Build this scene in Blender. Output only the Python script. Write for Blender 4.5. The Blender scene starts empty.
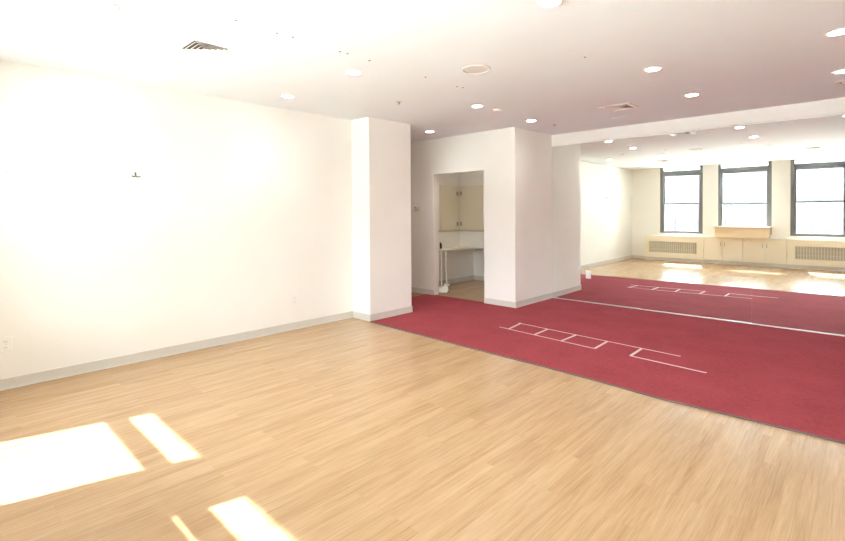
import bpy, bmesh, math, random
from mathutils import Vector, Matrix
random.seed(4)
scn = bpy.context.scene
COL = scn.collection

# ------------------------------------------------------------------ dimensions (metres)
H = 2.728            # ceiling
XA = -5.197          # left wall
YM = 7.19            # mirrored back wall
YC, YC2, XC = 4.033, 4.812, -4.826     # pillar
XB, YB = -3.866, 6.065                 # doorway block: side face, front face
ZM = 2.548           # mirror top
YW = -0.65           # window wall, room side
YO = -0.97           # window wall, street side
YU = -0.50           # front of the low units under the windows
XR = 2.6             # right wall (outside the photo)
XL = -8.0            # corridor end
DX0, DX1, DZ = -5.52, -4.44, 2.115     # doorway
AX, AY = -6.185, 8.06                  # alcove left wall / back wall
WT = 0.12

# ------------------------------------------------------------------ materials
def new_mat(name):
    m = bpy.data.materials.new(name); m.use_nodes = True
    return m, m.node_tree, m.node_tree.nodes['Principled BSDF']

def simple(name, col, rough=0.5, metal=0.0, bump=0.0, bscale=120, vary=0.0, spec=0.5):
    m, nt, b = new_mat(name)
    b.inputs['Base Color'].default_value = (*col, 1)
    b.inputs['Roughness'].default_value = rough
    b.inputs['Metallic'].default_value = metal
    b.inputs['Specular IOR Level'].default_value = spec
    tc = nt.nodes.new('ShaderNodeTexCoord')
    if vary or bump:
        n = nt.nodes.new('ShaderNodeTexNoise'); n.inputs['Scale'].default_value = bscale
        n.inputs['Detail'].default_value = 4
        nt.links.new(tc.outputs['Object'], n.inputs['Vector'])
        if bump:
            bp = nt.nodes.new('ShaderNodeBump'); bp.inputs['Strength'].default_value = bump
            bp.inputs['Distance'].default_value = 0.002
            nt.links.new(n.outputs['Fac'], bp.inputs['Height'])
            nt.links.new(bp.outputs['Normal'], b.inputs['Normal'])
        if vary:
            n2 = nt.nodes.new('ShaderNodeTexNoise'); n2.inputs['Scale'].default_value = 1.7
            n2.inputs['Detail'].default_value = 3
            nt.links.new(tc.outputs['Object'], n2.inputs['Vector'])
            mr = nt.nodes.new('ShaderNodeMapRange')
            mr.inputs['From Min'].default_value = .3; mr.inputs['From Max'].default_value = .7
            mr.inputs['To Min'].default_value = 1 - vary; mr.inputs['To Max'].default_value = 1 + vary
            nt.links.new(n2.outputs['Fac'], mr.inputs['Value'])
            mx = nt.nodes.new('ShaderNodeVectorMath'); mx.operation = 'SCALE'
            mx.inputs[0].default_value = col
            nt.links.new(mr.outputs['Result'], mx.inputs['Scale'])
            nt.links.new(mx.outputs['Vector'], b.inputs['Base Color'])
    return m

def emit(name, col, s):
    m, nt, b = new_mat(name)
    b.inputs['Base Color'].default_value = (.9, .9, .88, 1)
    b.inputs['Emission Color'].default_value = (*col, 1)
    b.inputs['Emission Strength'].default_value = s
    return m

M_WALL = simple('wall_paint', (.865, .85, .80), .55, bump=.08, bscale=220, vary=.012, spec=.3)
M_CEIL = simple('ceiling_paint', (.815, .865, .895), .7, bump=.06, bscale=180, vary=.012, spec=.2)
M_BASE = simple('baseboard_vinyl', (.64, .61, .55), .4, vary=.02)
M_TRIMW = simple('white_trim', (.86, .85, .82), .35)
M_PLASTIC = simple('white_plastic', (.86, .85, .81), .3)
M_HOOK = simple('dark_hook_metal', (.12, .115, .10), .5)
M_DARK = simple('black_plastic', (.02, .02, .02), .4)
M_HOLE = simple('dark_hole', (.16, .14, .12), .9)
M_FRAME = simple('dark_window_frame', (.19, .195, .20), .38, vary=.04)
M_CAB = simple('cream_cabinet_paint', (.89, .82, .66), .38, vary=.01)
M_SHELF = simple('cream_shelf_laminate', (.88, .84, .72), .3)
M_BOX = simple('tan_box_laminate', (.90, .75, .53), .4, vary=.02)
M_ALU = simple('brushed_aluminium', (.75, .75, .74), .3, metal=.9)
M_STEEL = simple('steel', (.45, .42, .36), .35, metal=.9)
M_GRILL = simple('grille_shadow_metal', (.52, .50, .46), .5)
M_SLAT = simple('grille_slat_paint', (.74, .70, .58), .4)
M_TAPE = simple('white_tape', (.66, .52, .51), .6, vary=.05)
M_STRIP = simple('transition_strip', (.15, .12, .11), .8, vary=.05, spec=.1)
M_PANEL = simple('alcove_panel_paint', (.80, .75, .62), .45)
M_LEDGE = simple('ledge_beige', (.62, .56, .46), .5)
M_COUNTER = simple('counter_laminate', (.80, .77, .70), .35)
M_VENTW = simple('vent_white_metal', (.84, .83, .80), .4)
M_VENTD = simple('vent_dark_inside', (.08, .07, .06), .8)
M_SPEAK = simple('speaker_grille_cloth', (.66, .64, .61), .7)
M_LENS = emit('downlight_lens', (1, .96, .9), 30)
M_CONC = simple('exterior_stone', (.55, .53, .5), .8, bump=.2, bscale=40, vary=.05)
M_SCREEN = simple('thermostat_display', (.33, .34, .31), .25)

def mat_mirror():
    m, nt, b = new_mat('mirror_silver')
    b.inputs['Base Color'].default_value = (.92, .945, .915, 1)
    b.inputs['Metallic'].default_value = 1
    b.inputs['Roughness'].default_value = 0.0
    return m
M_MIRROR = mat_mirror()

def mat_glass():
    m = bpy.data.materials.new('window_glass'); m.use_nodes = True
    nt = m.node_tree; nt.nodes.clear()
    o = nt.nodes.new('ShaderNodeOutputMaterial')
    t = nt.nodes.new('ShaderNodeBsdfTransparent'); t.inputs['Color'].default_value = (.95, .97, .97, 1)
    g = nt.nodes.new('ShaderNodeBsdfGlossy'); g.inputs['Roughness'].default_value = 0.0
    f = nt.nodes.new('ShaderNodeFresnel'); f.inputs['IOR'].default_value = 1.35
    x = nt.nodes.new('ShaderNodeMixShader')
    nt.links.new(f.outputs[0], x.inputs[0]); nt.links.new(t.outputs[0], x.inputs[1])
    nt.links.new(g.outputs[0], x.inputs[2]); nt.links.new(x.outputs[0], o.inputs['Surface'])
    return m
M_GLASS = mat_glass()

def mat_wood():
    m, nt, b = new_mat('oak_laminate')
    L = nt.links.new
    tc = nt.nodes.new('ShaderNodeTexCoord')
    mp = nt.nodes.new('ShaderNodeMapping')               # planks run along Y
    mp.inputs['Rotation'].default_value = (0, 0, math.radians(90))
    L(tc.outputs['Object'], mp.inputs['Vector'])
    br = nt.nodes.new('ShaderNodeTexBrick')
    br.inputs['Scale'].default_value = 1
    br.inputs['Brick Width'].default_value = 1.1; br.inputs['Row Height'].default_value = .064
    br.inputs['Mortar Size'].default_value = .0008; br.inputs['Mortar Smooth'].default_value = .3
    br.inputs['Color1'].default_value = (0, 0, 0, 1); br.inputs['Color2'].default_value = (1, 1, 1, 1)
    br.inputs['Mortar'].default_value = (.5, .5, .5, 1)
    br.offset = .37; br.offset_frequency = 2
    L(mp.outputs[0], br.inputs['Vector'])
    def noise(sx, sy, det, rough, dist, shift):
        q = nt.nodes.new('ShaderNodeMapping'); q.inputs['Scale'].default_value = (sx, sy, 1)
        L(tc.outputs['Object'], q.inputs['Vector'])
        v = q.outputs[0]
        if shift:
            o = nt.nodes.new('ShaderNodeVectorMath'); o.operation = 'MULTIPLY_ADD'; o.inputs[1].default_value = (shift, shift * 3, shift * 5)
            L(br.outputs['Color'], o.inputs[0]); L(v, o.inputs[2]); v = o.outputs[0]
        n = nt.nodes.new('ShaderNodeTexNoise'); n.inputs['Scale'].default_value = 1
        n.inputs['Detail'].default_value = det; n.inputs['Roughness'].default_value = rough; n.inputs['Distortion'].default_value = dist
        L(v, n.inputs['Vector'])
        return n.outputs['Fac']
    fine = noise(150, 5, 3, .6, .2, 0)
    med = noise(34, 1.5, 4, .55, .8, .6)
    broad = noise(5, .8, 3, .5, .4, .5)
    acc = None
    for src, wgt in ((fine, .42), (med, .42), (broad, .42), (br.outputs['Color'], .05)):
        q = nt.nodes.new('ShaderNodeMath'); q.operation = 'MULTIPLY_ADD'; q.inputs[1].default_value = wgt
        L(src, q.inputs[0])
        if acc is None: q.inputs[2].default_value = .5 - .5 * (.42 + .42 + .42 + .05)
        else: L(acc, q.inputs[2])
        acc = q.outputs[0]
    cr = nt.nodes.new('ShaderNodeValToRGB')
    e = cr.color_ramp.elements
    e[0].position = .26; e[0].color = (.335, .188, .086, 1)
    e[1].position = .76; e[1].color = (.56, .385, .225, 1)
    k = e.new(.5); k.color = (.455, .288, .150, 1)
    L(acc, cr.inputs['Fac'])
    dk = nt.nodes.new('ShaderNodeMixRGB'); dk.blend_type = 'MULTIPLY'; dk.inputs['Color2'].default_value = (.88, .83, .78, 1)
    L(br.outputs['Fac'], dk.inputs['Fac']); L(cr.outputs[0], dk.inputs['Color1'])
    L(dk.outputs[0], b.inputs['Base Color'])
    b.inputs['Specular IOR Level'].default_value = .5
    rr = nt.nodes.new('ShaderNodeMapRange'); rr.inputs['To Min'].default_value = .18; rr.inputs['To Max'].default_value = .30
    L(fine, rr.inputs['Value']); L(rr.outputs[0], b.inputs['Roughness'])
    bp = nt.nodes.new('ShaderNodeBump'); bp.inputs['Strength'].default_value = .05; bp.inputs['Distance'].default_value = .001
    L(fine, bp.inputs['Height']); L(bp.outputs[0], b.inputs['Normal'])
    return m
M_WOOD = mat_wood()

def mat_carpet():
    m, nt, b = new_mat('red_carpet')
    L = nt.links.new
    tc = nt.nodes.new('ShaderNodeTexCoord')
    n = nt.nodes.new('ShaderNodeTexNoise'); n.inputs['Scale'].default_value = 260; n.inputs['Detail'].default_value = 3
    L(tc.outputs['Object'], n.inputs['Vector'])
    n2 = nt.nodes.new('ShaderNodeTexNoise'); n2.inputs['Scale'].default_value = 2.6; n2.inputs['Detail'].default_value = 5
    L(tc.outputs['Object'], n2.inputs['Vector'])
    n3 = nt.nodes.new('ShaderNodeTexNoise'); n3.inputs['Scale'].default_value = 38; n3.inputs['Detail'].default_value = 3
    L(tc.outputs['Object'], n3.inputs['Vector'])
    mix = nt.nodes.new('ShaderNodeMath'); mix.operation = 'MULTIPLY_ADD'; mix.inputs[1].default_value = .45
    L(n.outputs['Fac'], mix.inputs[0])
    h2 = nt.nodes.new('ShaderNodeMath'); h2.operation = 'MULTIPLY_ADD'; h2.inputs[1].default_value = .35
    L(n3.outputs['Fac'], h2.inputs[0])
    hh = nt.nodes.new('ShaderNodeMath'); hh.operation = 'MULTIPLY'; hh.inputs[1].default_value = .3
    L(n2.outputs['Fac'], hh.inputs[0]); L(hh.outputs[0], h2.inputs[2]); L(h2.outputs[0], mix.inputs[2])
    cr = nt.nodes.new('ShaderNodeValToRGB')
    cr.color_ramp.elements[0].position = .36; cr.color_ramp.elements[0].color = (.225, .036, .045, 1)
    cr.color_ramp.elements[1].position = .72; cr.color_ramp.elements[1].color = (.39, .068, .082, 1)
    L(mix.outputs[0], cr.inputs['Fac']); L(cr.outputs[0], b.inputs['Base Color'])
    b.inputs['Roughness'].default_value = .95; b.inputs['Specular IOR Level'].default_value = .15
    b.inputs['Sheen Weight'].default_value = 0; b.inputs['Sheen Roughness'].default_value = .5
    bp = nt.nodes.new('ShaderNodeBump'); bp.inputs['Strength'].default_value = .35; bp.inputs['Distance'].default_value = .003
    L(n.outputs['Fac'], bp.inputs['Height']); L(bp.outputs[0], b.inputs['Normal'])
    return m
M_CARPET = mat_carpet()

# ------------------------------------------------------------------ mesh helpers
def box(bm, x0, x1, y0, y1, z0, z1, bev=0.0, seg=2):
    r = bmesh.ops.create_cube(bm, size=1)
    vs = r['verts']
    for v in vs:
        v.co = Vector(((x0 + x1) / 2 + v.co.x * (x1 - x0), (y0 + y1) / 2 + v.co.y * (y1 - y0), (z0 + z1) / 2 + v.co.z * (z1 - z0)))
    if bev:
        es = list({e for v in vs for e in v.link_edges})
        bmesh.ops.bevel(bm, geom=es, offset=bev, segments=seg, profile=.5, affect='EDGES')

def lathe(bm, prof, n=40, c=(0, 0, 0)):
    """profile [(r,z)...] spun round Z"""
    rings = []
    for r, z in prof:
        if r < 1e-6:
            rings.append([bm.verts.new((c[0], c[1], c[2] + z))])
        else:
            rings.append([bm.verts.new((c[0] + r * math.cos(2 * math.pi * i / n), c[1] + r * math.sin(2 * math.pi * i / n), c[2] + z)) for i in range(n)])
    for a, b in zip(rings[:-1], rings[1:]):
        for i in range(n):
            j = (i + 1) % n
            if len(a) == 1 and len(b) == 1: continue
            if len(a) == 1: bm.faces.new((a[0], b[i], b[j]))
            elif len(b) == 1: bm.faces.new((a[i], a[j], b[0]))
            else: bm.faces.new((a[i], a[j], b[j], b[i]))

def tube(bm, pts, r, n=12):
    pts = [Vector(p) for p in pts]; rings = []
    for i, p in enumerate(pts):
        d = (pts[min(i + 1, len(pts) - 1)] - pts[max(i - 1, 0)]).normalized()
        a = d.orthogonal().normalized() if i == 0 else (a - d * a.dot(d)).normalized()
        b = d.cross(a); rr = r[i] if isinstance(r, (list, tuple)) else r
        rings.append([bm.verts.new(p + (a * math.cos(2 * math.pi * k / n) + b * math.sin(2 * math.pi * k / n)) * rr) for k in range(n)])
    for s, t in zip(rings[:-1], rings[1:]):
        for k in range(n): bm.faces.new((s[k], s[(k + 1) % n], t[(k + 1) % n], t[k]))
    bm.faces.new(list(reversed(rings[0]))); bm.faces.new(rings[-1])

def prism(bm, pts, z0, z1):
    lo = [bm.verts.new((x, y, z0)) for x, y in pts]; hi = [bm.verts.new((x, y, z1)) for x, y in pts]
    bm.faces.new(list(reversed(lo))); bm.faces.new(hi)
    n = len(pts)
    for i in range(n): bm.faces.new((lo[i], lo[(i + 1) % n], hi[(i + 1) % n], hi[i]))

def obj(name, bm, mat, parent=None, smooth=False, kind=None, label=None):
    bmesh.ops.recalc_face_normals(bm, faces=bm.faces)
    me = bpy.data.meshes.new(name); bm.to_mesh(me); bm.free()
    me.materials.append(mat)
    if smooth:
        for p in me.polygons: p.use_smooth = True
        try: me.set_sharp_from_angle(angle=math.radians(35))
        except Exception: pass
    o = bpy.data.objects.new(name, me); COL.objects.link(o)
    if parent: o.parent = parent
    if kind: o['kind'] = kind
    if label: o['label'] = label
    return o

def B(*boxes, bev=0.0):
    bm = bmesh.new()
    for b in boxes: box(bm, *b, bev=bev)
    return bm

def tag(o, label, cat, group=None):
    o['label'] = label; o['category'] = cat
    if group: o['group'] = group
    return o

def thing(name, label, cat, loc=(0, 0, 0), rotz=0, group=None):
    o = bpy.data.objects.new(name, None); COL.objects.link(o)
    o.empty_display_size = .05
    o.location = loc; o.rotation_euler = (0, 0, rotz)
    return tag(o, label, cat, group)

def dup(root, loc=None, label=None, rot=None):
    r = root.copy(); COL.objects.link(r)
    if loc is not None: r.location = loc
    if rot is not None: r.rotation_euler = rot
    if label: r['label'] = label
    for ch in list(root.children):
        c = ch.copy(); COL.objects.link(c); c.parent = r
        for g in list(ch.children):
            d = g.copy(); COL.objects.link(d); d.parent = c
    return r

def struct(name, bm, mat, parent=None):
    return obj(name, bm, mat, parent, kind='structure')

# ------------------------------------------------------------------ room shell
struct('floor', B((XL - .1, XR + .1, YO, AY + .1, -.12, 0)), M_WOOD)
struct('ceiling', B((XL - .1, XR + .1, YO, AY + .1, H, H + .18)), M_CEIL)
struct('wall_left', B((XA - .15, XA, YO, YC2, 0, H)), M_WALL)
struct('pillar', B((XA, XC, YC, YC2, 0, H)), M_WALL)
struct('wall_corridor', B((XL, XA - .15, YC2 - .15, YC2, 0, H)), M_WALL)
struct('wall_corridor_end', B((XL - .1, XL, YC2 - .15, AY + .1, 0, H)), M_WALL)
bm = B((XL, DX0, YB, YB + WT, 0, H), (DX1, XB, YB, YB + WT, 0, H), (DX0, DX1, YB, YB + WT, DZ, H),
       (XB - WT, XB, YB + WT, YM, 0, H))
struct('wall_doorway', bm, M_WALL)
struct('wall_back', B((XB - WT, XR, YM + .022, YM + .15, 0, H), (XB, XR, YM - .004, YM + .022, ZM + .012, H)), M_WALL)
struct('wall_right', B((XR, XR + .1, YO, YM + .15, 0, H)), M_WALL)
struct('wall_alcove_left', B((AX - .1, AX, YB + WT, AY, 0, H)), M_WALL)
struct('wall_alcove_back', B((AX - .1, XB - WT, AY, AY + .1, 0, H)), M_WALL)
struct('wall_alcove_right', B((XB - WT, XB, YM + .15, AY, 0, H)), M_WALL)

DXW = .18           # the mirrors are hung a touch out of square, so the windows sit this much to the right of where they seem
WIN = [(a + DXW, b + DXW) for a, b in ((-4.565, -3.448), (-3.078, -1.880), (-1.500, -0.385), (-.03, 1.085))]
WZ0 = .806
bm = bmesh.new()
edges = [XA] + [e for w in WIN for e in w] + [XR]
for i in range(0, len(edges), 2):
    box(bm, edges[i], edges[i + 1], YO, YW, 0, H)
for a, b in WIN:
    box(bm, a, b, YO, YW, 0, WZ0)
struct('wall_window', bm, M_WALL)
# stone ledge outside above the windows
struct('wall_exterior_ledge', B((XL, XR, -1.63, YO, H + .02, H + .22), bev=.02), M_CONC)

# facade across the street, added to dim the sky behind the panes
bm = bmesh.new()
box(bm, -150, 150, -62, -46, -1.6, 2.3)
for k in range(60):
    box(bm, -148 + k * 5, -145.5 + k * 5, -46.02, -45.9, -1.2, .6)
struct('exterior_dimmer_lower', bm, simple('dimming_facade_lower', (.070, .067, .065), .9, spec=.0))
struct('exterior_dimmer_upper', B((-150, 150, -62, -46.2, 2.3, 6.2)), simple('dimming_facade_upper', (.072, .074, .075), .9, spec=.0))

struct('exterior_bounce_ground', B((-150, 150, -62, YO - .05, -1.8, -1.6)), simple('pale_bounce_ground', (.82, .81, .78), .9, vary=.05, spec=.1))  # unseen bright ground, added to bounce daylight up to the ceiling
# windows: frame, two sashes, panes
def window(n, a, b, jl=.083, dz=0):
    yi, yo = -.672, -.86
    root = obj('window_%d' % n, B((a, a + jl, yo, yi, WZ0, H), (b - .083, b, yo, yi, WZ0, H),
                                  (a + jl, b - .083, yo + .03, yi - .02, 2.495, 2.613), (a + jl, b - .083, yo, yi, WZ0, WZ0 + .03),
                                  bev=.004), M_FRAME, kind='structure')
    i, j = a + jl, b - .083
    def sash(z0, z1, y0, y1, low):
        r = .028
        t = .036
        return B((i, i + r, y0, y1, z0, z1), (j - r, j, y0, y1, z0, z1),
                 (i + r, j - r, y0, y1, z0, z0 + (.03 if low else t)), (i + r, j - r, y0, y1, z1 - (t if low else .025), z1), bev=.003)
    lo = obj('sash', sash(WZ0 + .03, 1.683 + dz, -.75, -.70, True), M_FRAME, root)
    up = obj('sash', sash(1.640 + dz, 2.495, -.802, -.752, False), M_FRAME, root)
    obj('pane', B((i + .028, j - .028, -.727, -.723, WZ0 + .06, 1.647 + dz)), M_GLASS, lo)
    obj('pane', B((i + .028, j - .028, -.779, -.775, 1.676 + dz, 2.47)), M_GLASS, up)
    obj('sky_white_pane', B((i, j, -.768, -.764, 2.613, H)), M_GLASS, root)  # pane put in so the sky whitens the strip above the head
    bm = bmesh.new(); xm = (i + j) / 2
    box(bm, xm - .03, xm + .03, -.742, -.715, 1.683 + dz, 1.697 + dz, bev=.003)
    obj('sash_lock', bm, M_FRAME, lo)
    return root
window(1, *WIN[0]); window(2, *WIN[1], .062, -.025); window(3, *WIN[2]); window(4, *WIN[3])  # fourth window is unseen, added for extra daylight

# baseboards
def skirt(name, runs):
    """runs: (axis, fixed, from, to, sign) - board stands off a wall face"""
    bm = bmesh.new()
    for ax, f, s, e, sg in runs:
        for t, z0, z1 in ((.010, 0, .092), (.017, 0, .012)):
            lo, hi = sorted((f, f + sg * t))
            if ax == 'y': box(bm, lo, hi, s, e, z0, z1, bev=.0025)
            else: box(bm, s, e, lo, hi, z0, z1, bev=.0025)
    return struct(name, bm, M_BASE)
skirt('baseboard_left', [('y', XA, YW, YC, 1)])
skirt('baseboard_pillar', [('x', YC, XA + .011, XC + .011, -1), ('y', XC, YC - .011, YC2 + .011, 1), ('x', YC2, XL, XC + .011, 1)])
skirt('baseboard_doorway', [('x', YB, XL, DX0, -1), ('x', YB, DX1, XB + .011, -1), ('y', XB, YB - .011, YM - .006, 1)])
skirt('baseboard_alcove', [('y', AX, YB + WT, AY, 1), ('x', AY, AX + .011, XB - WT, -1)])
skirt('baseboard_window', [('x', YW, XA + .011, -4.78, 1), ('x', YW, .185, XR, 1)])
skirt('baseboard_right', [('y', XR, YW + .011, YM - .006, -1)])

# ------------------------------------------------------------------ carpet
edge = [(XC + .019, 4.024), (-4.3, 4.0), (-3.6, 3.975), (-2.955, 3.955), (-2.2, 3.943), (-1.66, 3.915), (-1.158, 3.872), (-.779, 3.888),
        (-.3, 3.902), (.6, 3.905), (XR - .015, 3.91)]
pts = list(reversed(edge)) + [(XC + .019, YC2 + .019), (-5.672, YC2 + .019), (-5.668, YB - .019), (DX0 + .005, YB - .019), (DX0 + .005, YB + .035),
       (DX1 - .005, YB + .035), (DX1 - .005, YB - .019), (XB + .019, YB - .019), (XB + .019, YM - .022), (XR - .015, YM - .022)]
bm = bmesh.new(); prism(bm, pts, .0005, .007)
tag(obj('carpet', bm, M_CARPET), 'red low-pile carpet covering the far half of the oak floor, up to the mirrors', 'carpet')
bm = bmesh.new()
for (xa, ya), (xb, yb) in zip(edge[:-1], edge[1:]):
    prism(bm, [(xa, ya - .016), (xb, yb - .016), (xb, yb + .004), (xa, ya + .004)], .0003, .0085)
bmesh.ops.remove_doubles(bm, verts=bm.verts, dist=.0002)
struct('trim_1', bm, M_STRIP)

# taped hopscotch-like outline
tp = thing('tape_outline', 'hopscotch outline of thin white tape strips stuck on the red carpet', 'tape', (-2.2, 5.0, .007))
def strip(p, q, w=.017):
    p = Vector((p[0] + 2.2, p[1] - 5.0)); q = Vector((q[0] + 2.2, q[1] - 5.0))
    d = (q - p).normalized(); n = Vector((-d.y, d.x)) * w / 2
    bm = bmesh.new()
    prism(bm, [tuple(p - n), tuple(q - n), tuple(q + n), tuple(p + n)], 0.0002, .0014)
    obj('tape_strip', bm, M_TAPE, tp)
a0, a1, a2 = (-3.368, 4.915), (-3.224, 4.903), (-3.273, 5.251)
b1, b2 = (-2.851, 4.867), (-2.867, 5.212)
c1, c2 = (-2.494, 4.842), (-2.489, 5.188)
d1, d2 = (-2.098, 4.805), (-2.110, 5.168)
e1, e2 = (-1.730, 4.805), (-1.736, 5.148)
f1, f2 = (-1.053, 4.752), (-1.362, 5.122)
strip(a0, d1); strip(a2, f2); strip(e1, f1, .02)
for p, q in ((a1, a2), (b1, b2), (c1, c2), (d1, d2), (e1, e2)): strip(p, q, .027)
strip((-3.30, 5.262), (-3.245, 5.236), .04)

# ------------------------------------------------------------------ mirrors
MX = [XB + .004, -2.443, -1.090, .262, 1.614]
mlab = ['mirror panel nearest the doorway block, with a white outlet low down in it',
        'middle mirror panel, reflecting the tan box and middle window',
        'mirror panel cut by the right edge of the photo',
        'mirror panel beyond the right edge of the photo']
TILT = [(.57, 0), (.57, 0), (.57, 0), (.57, 0)]     # slight yaw / lean of each sheet (degrees)
for k in range(4):
    xa, xb = MX[k] + .0011, MX[k + 1] - .0011
    xm = (xa + xb) / 2
    r = thing('mirror_panel', mlab[k], 'mirror', (xm, YM + .003, .012), group='mirror panels along the back wall')
    bm = B((xa - xm, xb - xm, 0, .006, 0, ZM - .012))
    obj('mirror_sheet', bm, M_MIRROR, r)
    r.rotation_euler = (math.radians(TILT[k][1]), 0, math.radians(TILT[k][0]))
bm = B((XB + .002, MX[4], YM - .012, YM + .008, .0072, .012), (XB + .002, MX[4], YM - .012, YM - .008, .012, .017), bev=.0008)
struct('trim_2', bm, M_ALU)
bm = B((XB + .002, MX[4], YM - .010, YM + .010, ZM + .001, ZM + .006), (XB + .002, MX[4], YM - .010, YM - .007, ZM - .012, ZM + .001), bev=.0008)
struct('trim_3', bm, M_TRIMW)

# ------------------------------------------------------------------ outlets
def outlet(label, loc, rotz):
    """plate faces local -Y"""
    t = thing('outlet', label, 'outlet', loc, rotz, 'white wall outlets')
    obj('cover_plate', B((-.040, .040, -.006, 0, -.063, .063), bev=.003), M_PLASTIC, t)
    for s in (-1, 1):
        so = obj('socket', B((-.017, .017, -.0085, -.004, s * .026 - .016, s * .026 + .016), bev=.004), M_PLASTIC, t)
        obj('slot', B((-.008, -.0055, -.009, -.0078, s * .026 - .004, s * .026 + .006), (.0055, .008, -.009, -.0078, s * .026 - .004, s * .026 + .006),
                      (-.002, .002, -.009, -.0078, s * .026 - .012, s * .026 - .008)), M_HOLE, so)
    bm = bmesh.new(); lathe(bm, [(0, 0), (.003, 0), (.003, .0015), (0, .0015)], 10)
    bmesh.ops.rotate(bm, verts=bm.verts, matrix=Matrix.Rotation(math.pi / 2, 3, 'X')); bmesh.ops.translate(bm, verts=bm.verts, vec=(0, -.0055, 0))
    obj('screw', bm, M_STEEL, t)
    return t
outlet('white outlet on the left wall, cut by the left edge of the photo', (XA, .418, .375), math.pi / 2)
outlet('white outlet low on the left wall near the pillar', (XA, 3.125, .370), math.pi / 2)
outlet('white outlet set low in the mirror beside the doorway block', (-3.238, YM - .0005, .449), 0)

# thermostat
t = thing('thermostat', 'small beige thermostat on the wall left of the doorway', 'thermostat', (-5.925, YB, 1.505))
obj('case', B((-.062, .062, -.026, 0, -.048, .048), bev=.006), simple('thermostat_case', (.70, .66, .55), .45), t)
obj('display', B((-.03, .036, -.0275, -.025, -.012, .006), bev=.001), M_SCREEN, t)
obj('dial', B((-.036, -.014, -.034, -.025, .026, .044), bev=.003), M_DARK, t)

# wall hook and nails
t = thing('wall_hook', 'small grey metal hook high on the bare left wall', 'hook', (XA, 1.386, 1.83))
obj('hook_plate', B((0, .004, -.008, .008, -.012, .03), bev=.0015), M_HOOK, t)
for s in (-1, 1):
    bm = bmesh.new(); tube(bm, [(.004, 0, -.004), (.012, s * .010, -.016), (.024, s * .028, -.016), (.028, s * .034, -.006)], .0055, 8)
    obj('hook_arm', bm, M_HOOK, t, smooth=True)
for k, (y, z, lab) in enumerate(((.437, 1.806, 'tiny nail in the left wall at the left edge of the photo'), (2.769, 1.93, 'tiny nail high in the left wall, right of the hook'))):
    bm = bmesh.new(); lathe(bm, [(0, 0), (.0035, 0), (.0035, .008), (.006, .009), (.006, .011), (0, .0115)], 12)
    bmesh.ops.rotate(bm, verts=bm.verts, matrix=Matrix.Rotation(math.pi / 2, 3, 'Y'))
    o = obj('picture_nail', bm, M_STEEL, smooth=True); o.location = (XA, y, z); tag(o, lab, 'nail')

# ------------------------------------------------------------------ ceiling fittings
def make_downlight():
    t = thing('downlight', '', 'ceiling light', (0, 0, H), group='recessed ceiling downlights')
    bm = bmesh.new(); lathe(bm, [(.058, 0), (.058, -.004), (.062, -.007), (.078, -.004), (.080, 0)], 40)
    obj('trim_ring', bm, M_VENTW, t, smooth=True)
    bm = bmesh.new(); lathe(bm, [(.059, -.0005), (.050, -.003), (0, -.004)], 40)
    obj('lens', bm, M_LENS, t, smooth=True)
    L = bpy.data.lights.new('downlight_lamp', 'SPOT'); L.energy = 8; L.color = (1, .96, .9)
    L.spot_size = math.radians(125); L.spot_blend = .7; L.shadow_soft_size = .06
    lo = bpy.data.objects.new('downlight_lamp', L); COL.objects.link(lo); lo.parent = t; lo.location = (0, 0, -.012)
    return t
DL = [(-3.40, .76, "downlight at the photo's top edge, just left of the left ceiling vent"),
      (-4.57, .78, 'downlight at far upper left of the ceiling, close to the left wall'),
      (-4.613, 2.713, 'small downlight over the left wall, before the pillar'),
      (-3.408, 2.680, 'downlight touched by a dark dot, between left ceiling vent and round speaker'),
      (-5.045, 5.460, 'downlight over the corridor corner beside the doorway'),
      (-3.432, 4.560, 'downlight directly behind the round ceiling speaker'),
      (-3.443, 5.822, 'downlight just in front of the doorway block corner'),
      (-1.423, 4.503, 'nearer of the two downlights to the right of the middle ceiling vent'),
      (-1.432, 5.804, 'farther of the two downlights to the right of the middle ceiling vent, above the mirror'),
      (-1.417, 2.625, 'downlight cut by the middle of the photo\'s top edge'),
      (-.176, 4.516, 'upper of the two downlights cut by the right edge of the photo'),
      (-.191, 5.811, 'lower of the two downlights cut by the right edge of the photo')]
d0 = make_downlight()
for k, (x, y, lab) in enumerate(DL):
    if k == 0: d0.location = (x, y, H); d0['label'] = lab
    else: dup(d0, (x, y, H), lab)

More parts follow.
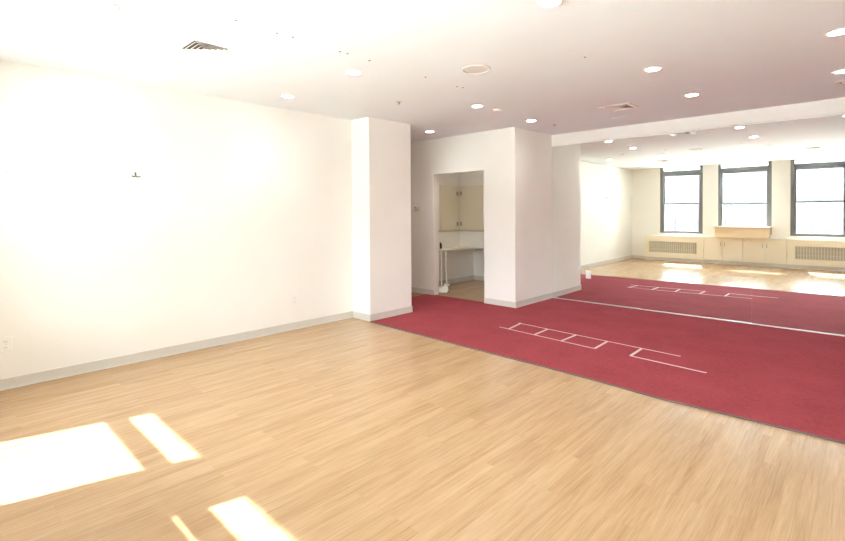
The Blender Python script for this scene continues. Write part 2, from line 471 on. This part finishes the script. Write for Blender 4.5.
def make_vent():
    t = thing('ceiling_vent', '', 'vent', (0, 0, H), group='square ceiling air vents')
    s = .185
    bm = bmesh.new()
    for a, b in ((s, s - .056),):
        box(bm, -a, a, -a, -b, -.008, 0, bev=.002); box(bm, -a, a, b, a, -.008, 0, bev=.002)
        box(bm, -a, -b, -b, b, -.008, 0, bev=.002); box(bm, b, a, -b, b, -.008, 0, bev=.002)
    obj('vent_frame', bm, M_VENTW, t)
    obj('backing', B((-s + .056, s - .056, -s + .056, s - .056, -.0015, -.0003)), M_VENTD, t)
    bm = bmesh.new()
    for k in range(4):                                   # four-way louvres: sloping square rings
        r0 = .124 - k * .032; r1 = r0 - .018
        q = [(-1, -1), (1, -1), (1, 1), (-1, 1)]
        o_ = [bm.verts.new((x * r0, y * r0, -.016)) for x, y in q]; i_ = [bm.verts.new((x * r1, y * r1, -.003)) for x, y in q]
        o2 = [bm.verts.new((x * (r0 - .002), y * (r0 - .002), -.0175)) for x, y in q]; i2 = [bm.verts.new((x * (r1 - .002), y * (r1 - .002), -.0045)) for x, y in q]
        for m in range(4):
            n = (m + 1) % 4
            bm.faces.new((o_[m], o_[n], i_[n], i_[m])); bm.faces.new((o2[m], o2[n], i2[n], i2[m]))
            bm.faces.new((i_[m], i_[n], i2[n], i2[m])); bm.faces.new((o_[m], o_[n], o2[n], o2[m]))
    obj('louvres', bm, M_VENTW, t)
    return t
v0 = make_vent(); v0.location = (-3.72, 1.48, H); v0['label'] = 'white square air vent in the bright ceiling near the left wall'
dup(v0, (-2.24, 5.86, H), 'white square air vent in the ceiling in front of the mirrors')
dup(v0, (-.76, 1.88, H), 'square ceiling air vent seen only in the mirror, over the right window')

t = thing('ceiling_speaker', 'round flush ceiling speaker in the middle of the ceiling', 'speaker', (-2.555, 3.385, H))
bm = bmesh.new(); lathe(bm, [(.112, 0), (.112, -.004), (.118, -.008), (.128, -.005), (.130, 0)], 48); obj('rim', bm, M_SPEAK, t, smooth=True)
bm = bmesh.new(); lathe(bm, [(.112, -.001), (.112, -.003), (.06, -.005), (0, -.006)], 48); obj('grille', bm, simple('speaker_grille', (.70, .68, .65), .6), t, smooth=True)

def disc(name, r, th, mat, loc, label, cat, group=None):
    bm = bmesh.new(); lathe(bm, [(0, 0), (r, 0), (r, -th * .6), (r * .88, -th), (0, -th)], 28)
    o = obj(name, bm, mat, smooth=True); o.location = loc
    return tag(o, label, cat, group)
def sprinkler(x, y, label):
    t = thing('ceiling_sprinkler', label, 'sprinkler', (x, y, H), group='ceiling fire sprinklers')
    bm = bmesh.new(); lathe(bm, [(0, 0), (.042, 0), (.040, -.006), (.016, -.008), (0, -.008)], 28); obj('escutcheon', bm, M_SPEAK, t, smooth=True)
    bm = bmesh.new(); lathe(bm, [(0, -.008), (.009, -.008), (.009, -.026), (.02, -.028), (.02, -.03), (0, -.03)], 16); obj('head', bm, M_STEEL, t, smooth=True)
sprinkler(-3.93, 3.735, 'small fire sprinkler in the ceiling in front of the pillar')
sprinkler(-3.341, 6.296, 'small fire sprinkler in the ceiling beside the doorway block')
sprinkler(-.221, 6.294, 'small fire sprinkler in the ceiling at the right edge of the photo')
t = thing('smoke_detector', 'small white detector on the ceiling just behind a downlight near the doorway', 'detector', (-3.38, 4.90, H))
bm = bmesh.new(); lathe(bm, [(0, 0), (.052, 0), (.052, -.008), (0, -.008)], 30); obj('base', bm, M_VENTW, t, smooth=True)
bm = bmesh.new(); lathe(bm, [(0, -.008), (.045, -.008), (.040, -.022), (.02, -.026), (0, -.026)], 30); obj('cover', bm, M_PLASTIC, t, smooth=True)
tag(obj('ceiling_plate', B((-2.58, -2.38, 6.47, 6.62, H - .006, H), bev=.002), M_CEIL), 'flat blank ceiling plate behind the vent in front of the mirrors', 'plate')
HOLES = [(-3.038, 1.409), (-3.05, 1.712), (-3.037, 1.831), (-3.045, 2.254), (-3.041, 2.325), (-3.049, 2.56), (-3.045, 3.241), (-3.048, 3.711), (-3.029, 3.784), (-1.716, 3.755)]  # dark discs stand in for empty mounting holes
h0 = None
hl = 'small dark disc for an anchor hole left in the bare ceiling'
for x, y in HOLES:
    if h0 is None: h0 = disc('ceiling_anchor_hole', .009, .003, M_HOLE, (x, y, H), hl, 'anchor hole', 'anchor holes dotted over the ceiling')
    else:
        o = h0.copy(); COL.objects.link(o); o.location = (x, y, H)

# ------------------------------------------------------------------ low units under the windows
ZT = .705
UX = [x + DXW for x in (-4.955, -3.394, -2.485, -1.553, .0)]
def radiator_cover(x0, x1, gx0, gx1, label):
    t = thing('radiator_cover', label, 'radiator cover', ((x0 + x1) / 2, YU, 0), group='radiator covers under the windows')
    c = (x0 + x1) / 2; w0, w1, g0, g1 = x0 - c + .002, x1 - c - .002, gx0 - c, gx1 - c
    z0, z1 = .235, .555
    obj('casing', B((w0, g0, -.147, 0, .09, ZT), (g1, w1, -.147, 0, .09, ZT), (g0, g1, -.147, 0, .09, z0), (g0, g1, -.147, 0, z1, ZT)), M_CAB, t)
    obj('toe_kick', B((w0, w1, -.147, -.012, 0, .09)), M_BASE, t)
    gr = obj('grille', B((g0, g1, -.10, -.055, z0, z1)), M_GRILL, t)
    bm = bmesh.new(); n = int(round((g1 - g0) / .056))
    for k in range(n + 1):
        xx = g0 + (g1 - g0) * k / n
        box(bm, max(xx - .013, g0), min(xx + .013, g1), -.055, -.006, z0, z1)
    for z in (z0 + .10, z0 + .21): box(bm, g0, g1, -.054, -.03, z - .005, z + .005)
    obj('slats', bm, M_SLAT, gr)
    return t
radiator_cover(UX[0], UX[1], -4.825 + DXW, -3.56 + DXW, 'cream radiator cover with slatted grille under the window nearest the left wall')
radiator_cover(UX[3], UX[4], -1.392 + DXW, -.16 + DXW, 'cream radiator cover with slatted grille under the window cut by the right edge')
def cabinet(x0, x1, xm, label):
    c = (x0 + x1) / 2
    t = thing('low_cabinet', label, 'cabinet', (c, YU, 0), group='low cabinets under the middle window')
    obj('body', B((x0 - c + .002, x1 - c - .002, -.147, -.02, .09, ZT)), M_CAB, t)
    obj('toe_kick', B((x0 - c + .002, x1 - c - .002, -.147, -.03, 0, .09)), M_BASE, t)
    for p, q, hx in ((x0 + .004, xm - .002, xm - .045), (xm + .002, x1 - .004, xm + .045)):
        d = obj('door', B((p - c, q - c, -.019, 0, .095, ZT - .004), bev=.002), M_CAB, t)
        bm = bmesh.new(); z = .545
        tube(bm, [(hx - c, 0, z - .05), (hx - c, .022, z - .048), (hx - c, .028, z - .036), (hx - c, .028, z + .036), (hx - c, .022, z + .048), (hx - c, 0, z + .05)], .007, 10)
        obj('handle', bm, M_STEEL, d, smooth=True)
    return t
cabinet(UX[1], UX[2], -2.938 + DXW, 'cream two-door low cabinet next to the left radiator cover')
cabinet(UX[2], UX[3], -2.005 + DXW, 'cream two-door low cabinet next to the right radiator cover')
tag(obj('window_shelf', B((UX[0], UX[4], YW, YU + .008, ZT + .0005, ZT + .027), bev=.003), M_SHELF),
    'long cream shelf running under the windows on top of the radiator covers and cabinets', 'shelf')
t = thing('raised_box', 'tan wooden box with overhanging top on the shelf under the middle window', 'box', (-2.497 + DXW, YU, ZT + .0275))
obj('body', B((-.595, .595, -.146, .165, 0, .275), bev=.003), M_BOX, t)
obj('top_board', B((-.635, .635, -.147, .262, .275, .302), bev=.004), M_SHELF, t)

# ------------------------------------------------------------------ alcove behind the doorway
t = thing('counter', 'pale counter on the left side of the little room beyond the doorway', 'counter', (AX, 7.12, 0))
obj('countertop', B((.001, .42, -.93, .938, .715, .752), (.42, 1.9, .445, .938, .715, .752), bev=.004), M_COUNTER, t)
obj('support_panel', B((.02, .40, -.93, -.90, 0, .715)), M_PANEL, t)
# bulkhead and panels above the counter
t = thing('corner_cupboard', 'cream cupboard above the back end of the counter beyond the doorway', 'cupboard', (AX, 7.587, .752))
obj('body', B((.001, XB - WT - AX - .002, 0, AY - 7.587 - .001, .001, H - .752 - .002)), M_WALL, t)
obj('door', B((.03, .62, -.018, 0, .35, 1.235), bev=.003), M_PANEL, t)
obj('ledge', B((.021, .95, -.02, 0,   .305, .345), bev=.002), M_LEDGE, t)
for z in (.46, 1.085):
    obj('hinge', B((.036, .086, -.026, -.018, z - .04, z + .04), bev=.002), M_STEEL, t)
t = thing('wall_panel_door', 'cream flush panel door on the left side wall above the counter beyond the doorway', 'panel door', (AX, 7.27, 1.07))
obj('panel', B((.0005, .018, -.30, .295, .03, .915), bev=.003), M_PANEL, t)
obj('ledge', B((.0005, .02, -1.08, .296, -.014, .027), bev=.002), M_LEDGE, t)
for z in (.14, .765):
    obj('hinge', B((.018, .026, .20, .26, z - .04, z + .04), bev=.002), M_STEEL, t)

al = dup(d0, (-5.0, 6.95, H), 'added unseen downlight inside the little room behind the doorway')  # added lamp, out of view, brightens and warms the alcove
for c in al.children:
    if c.type == 'LIGHT':
        c.data = c.data.copy(); c.data.color = (1, .80, .52)
# upright dustpan and brush leaning at the counter
t = thing('lobby_dustpan', 'upright white long-handled dustpan with black grip standing in the doorway', 'dustpan', (-5.66, 6.42, 0), math.radians(38))
bm = bmesh.new()
pr = [(-.115, -.11), (.115, -.11), (.125, .08), (-.125, .08)]
lo = [bm.verts.new((x, y, .002)) for x, y in pr]; up = [bm.verts.new((x * .9, y * .8 + (.02 if y > 0 else .0), .10 if y > 0 else .03)) for x, y in pr]
for m in range(4):
    n = (m + 1) % 4; bm.faces.new((lo[m], lo[n], up[n], up[m]))
bm.faces.new(list(reversed(lo))); bm.faces.new(up)
bmesh.ops.bevel(bm, geom=list(bm.edges), offset=.012, segments=2, affect='EDGES')
obj('pan', bm, M_PLASTIC, t, smooth=True)
bm = bmesh.new(); tube(bm, [(0, .03, .06), (-.004, .032, .45), (-.01, .04, .80)], .016, 12); obj('handle', bm, M_PLASTIC, t, smooth=True)
bm = bmesh.new(); tube(bm, [(-.010, .04, .77), (-.011, .042, .80), (-.014, .05, .86), (-.02, .062, .895)], [.014, .021, .021, .012], 12); obj('grip', bm, M_DARK, t, smooth=True)
t = thing('hand_broom', 'pale slim broom standing beside the white dustpan in the doorway', 'broom', (-5.69, 6.60, 0), math.radians(38))
bm = bmesh.new(); tube(bm, [(.0, 0, .11), (-.02, .006, .71)], .019, 10); obj('handle', bm, simple('grey_plastic', (.70, .68, .64), .4), t, smooth=True)
obj('head', B((-.055, .055, -.016, .016, .085, .12), bev=.008), M_PLASTIC, t)
obj('bristles', B((-.052, .052, -.014, .014, .001, .085), bev=.003), simple('bristle', (.35, .30, .28), .9), t)

# ------------------------------------------------------------------ light
w = bpy.data.worlds.new('sky'); scn.world = w; w.use_nodes = True
bg = w.node_tree.nodes['Background']
bg.inputs['Color'].default_value = (.82, .92, 1.0, 1); bg.inputs['Strength'].default_value = 10
S = bpy.data.lights.new('sun', 'SUN'); S.energy = 18; S.angle = math.radians(.6); S.color = (1, .985, .96)
so = bpy.data.objects.new('sun', S); COL.objects.link(so)
K = .985; SX = .262
so.rotation_euler = Vector((SX * K, K, -1)).to_track_quat('-Z', 'Y').to_euler()
so.location = (0, -6, 8)
for a, b in WIN:
    P = bpy.data.lights.new('sky_portal', 'AREA'); P.shape = 'RECTANGLE'; P.size = b - a; P.size_y = H - WZ0
    P.cycles.is_portal = True
    po = bpy.data.objects.new('sky_portal', P); COL.objects.link(po)
    po.location = ((a + b) / 2, -.90, (H + WZ0) / 2); po.rotation_euler = (math.radians(-90), 0, math.radians(180))
    po.rotation_euler = Vector((0, 1, 0)).to_track_quat('-Z', 'Z').to_euler()

# ------------------------------------------------------------------ camera
cam = bpy.data.cameras.new('camera'); co = bpy.data.objects.new('camera', cam); COL.objects.link(co)
yaw, pitch, roll = .7623539, -.0118768, -.0058830
F = Vector((-math.sin(yaw) * math.cos(pitch), math.cos(yaw) * math.cos(pitch), math.sin(pitch)))
R = Vector((math.cos(yaw), math.sin(yaw), 0)); U = R.cross(F)
R2 = math.cos(roll) * R + math.sin(roll) * U; U2 = -math.sin(roll) * R + math.cos(roll) * U
m = Matrix((R2, U2, -F)).transposed().to_4x4(); m.translation = (0, 0, 1.45)
co.matrix_world = m
cam.sensor_fit = 'HORIZONTAL'; cam.sensor_width = 36; cam.lens = 469.61 / 845 * 36
cam.shift_y = (218.05 - 270.5) / 845
cam.clip_start = .02
scn.camera = co

scn.view_settings.view_transform = 'Standard'; scn.view_settings.look = 'None'
scn.view_settings.gamma = 1; scn.view_settings.use_curve_mapping = False
scn.view_settings.exposure = 1.4
cy = scn.cycles
cy.max_bounces = 14; cy.diffuse_bounces = 9; cy.glossy_bounces = 8; cy.transparent_max_bounces = 12
cy.caustics_reflective = True; cy.caustics_refractive = False
cy.blur_glossy = .5
cy.sample_clamp_indirect = 8
cy.use_denoising = True
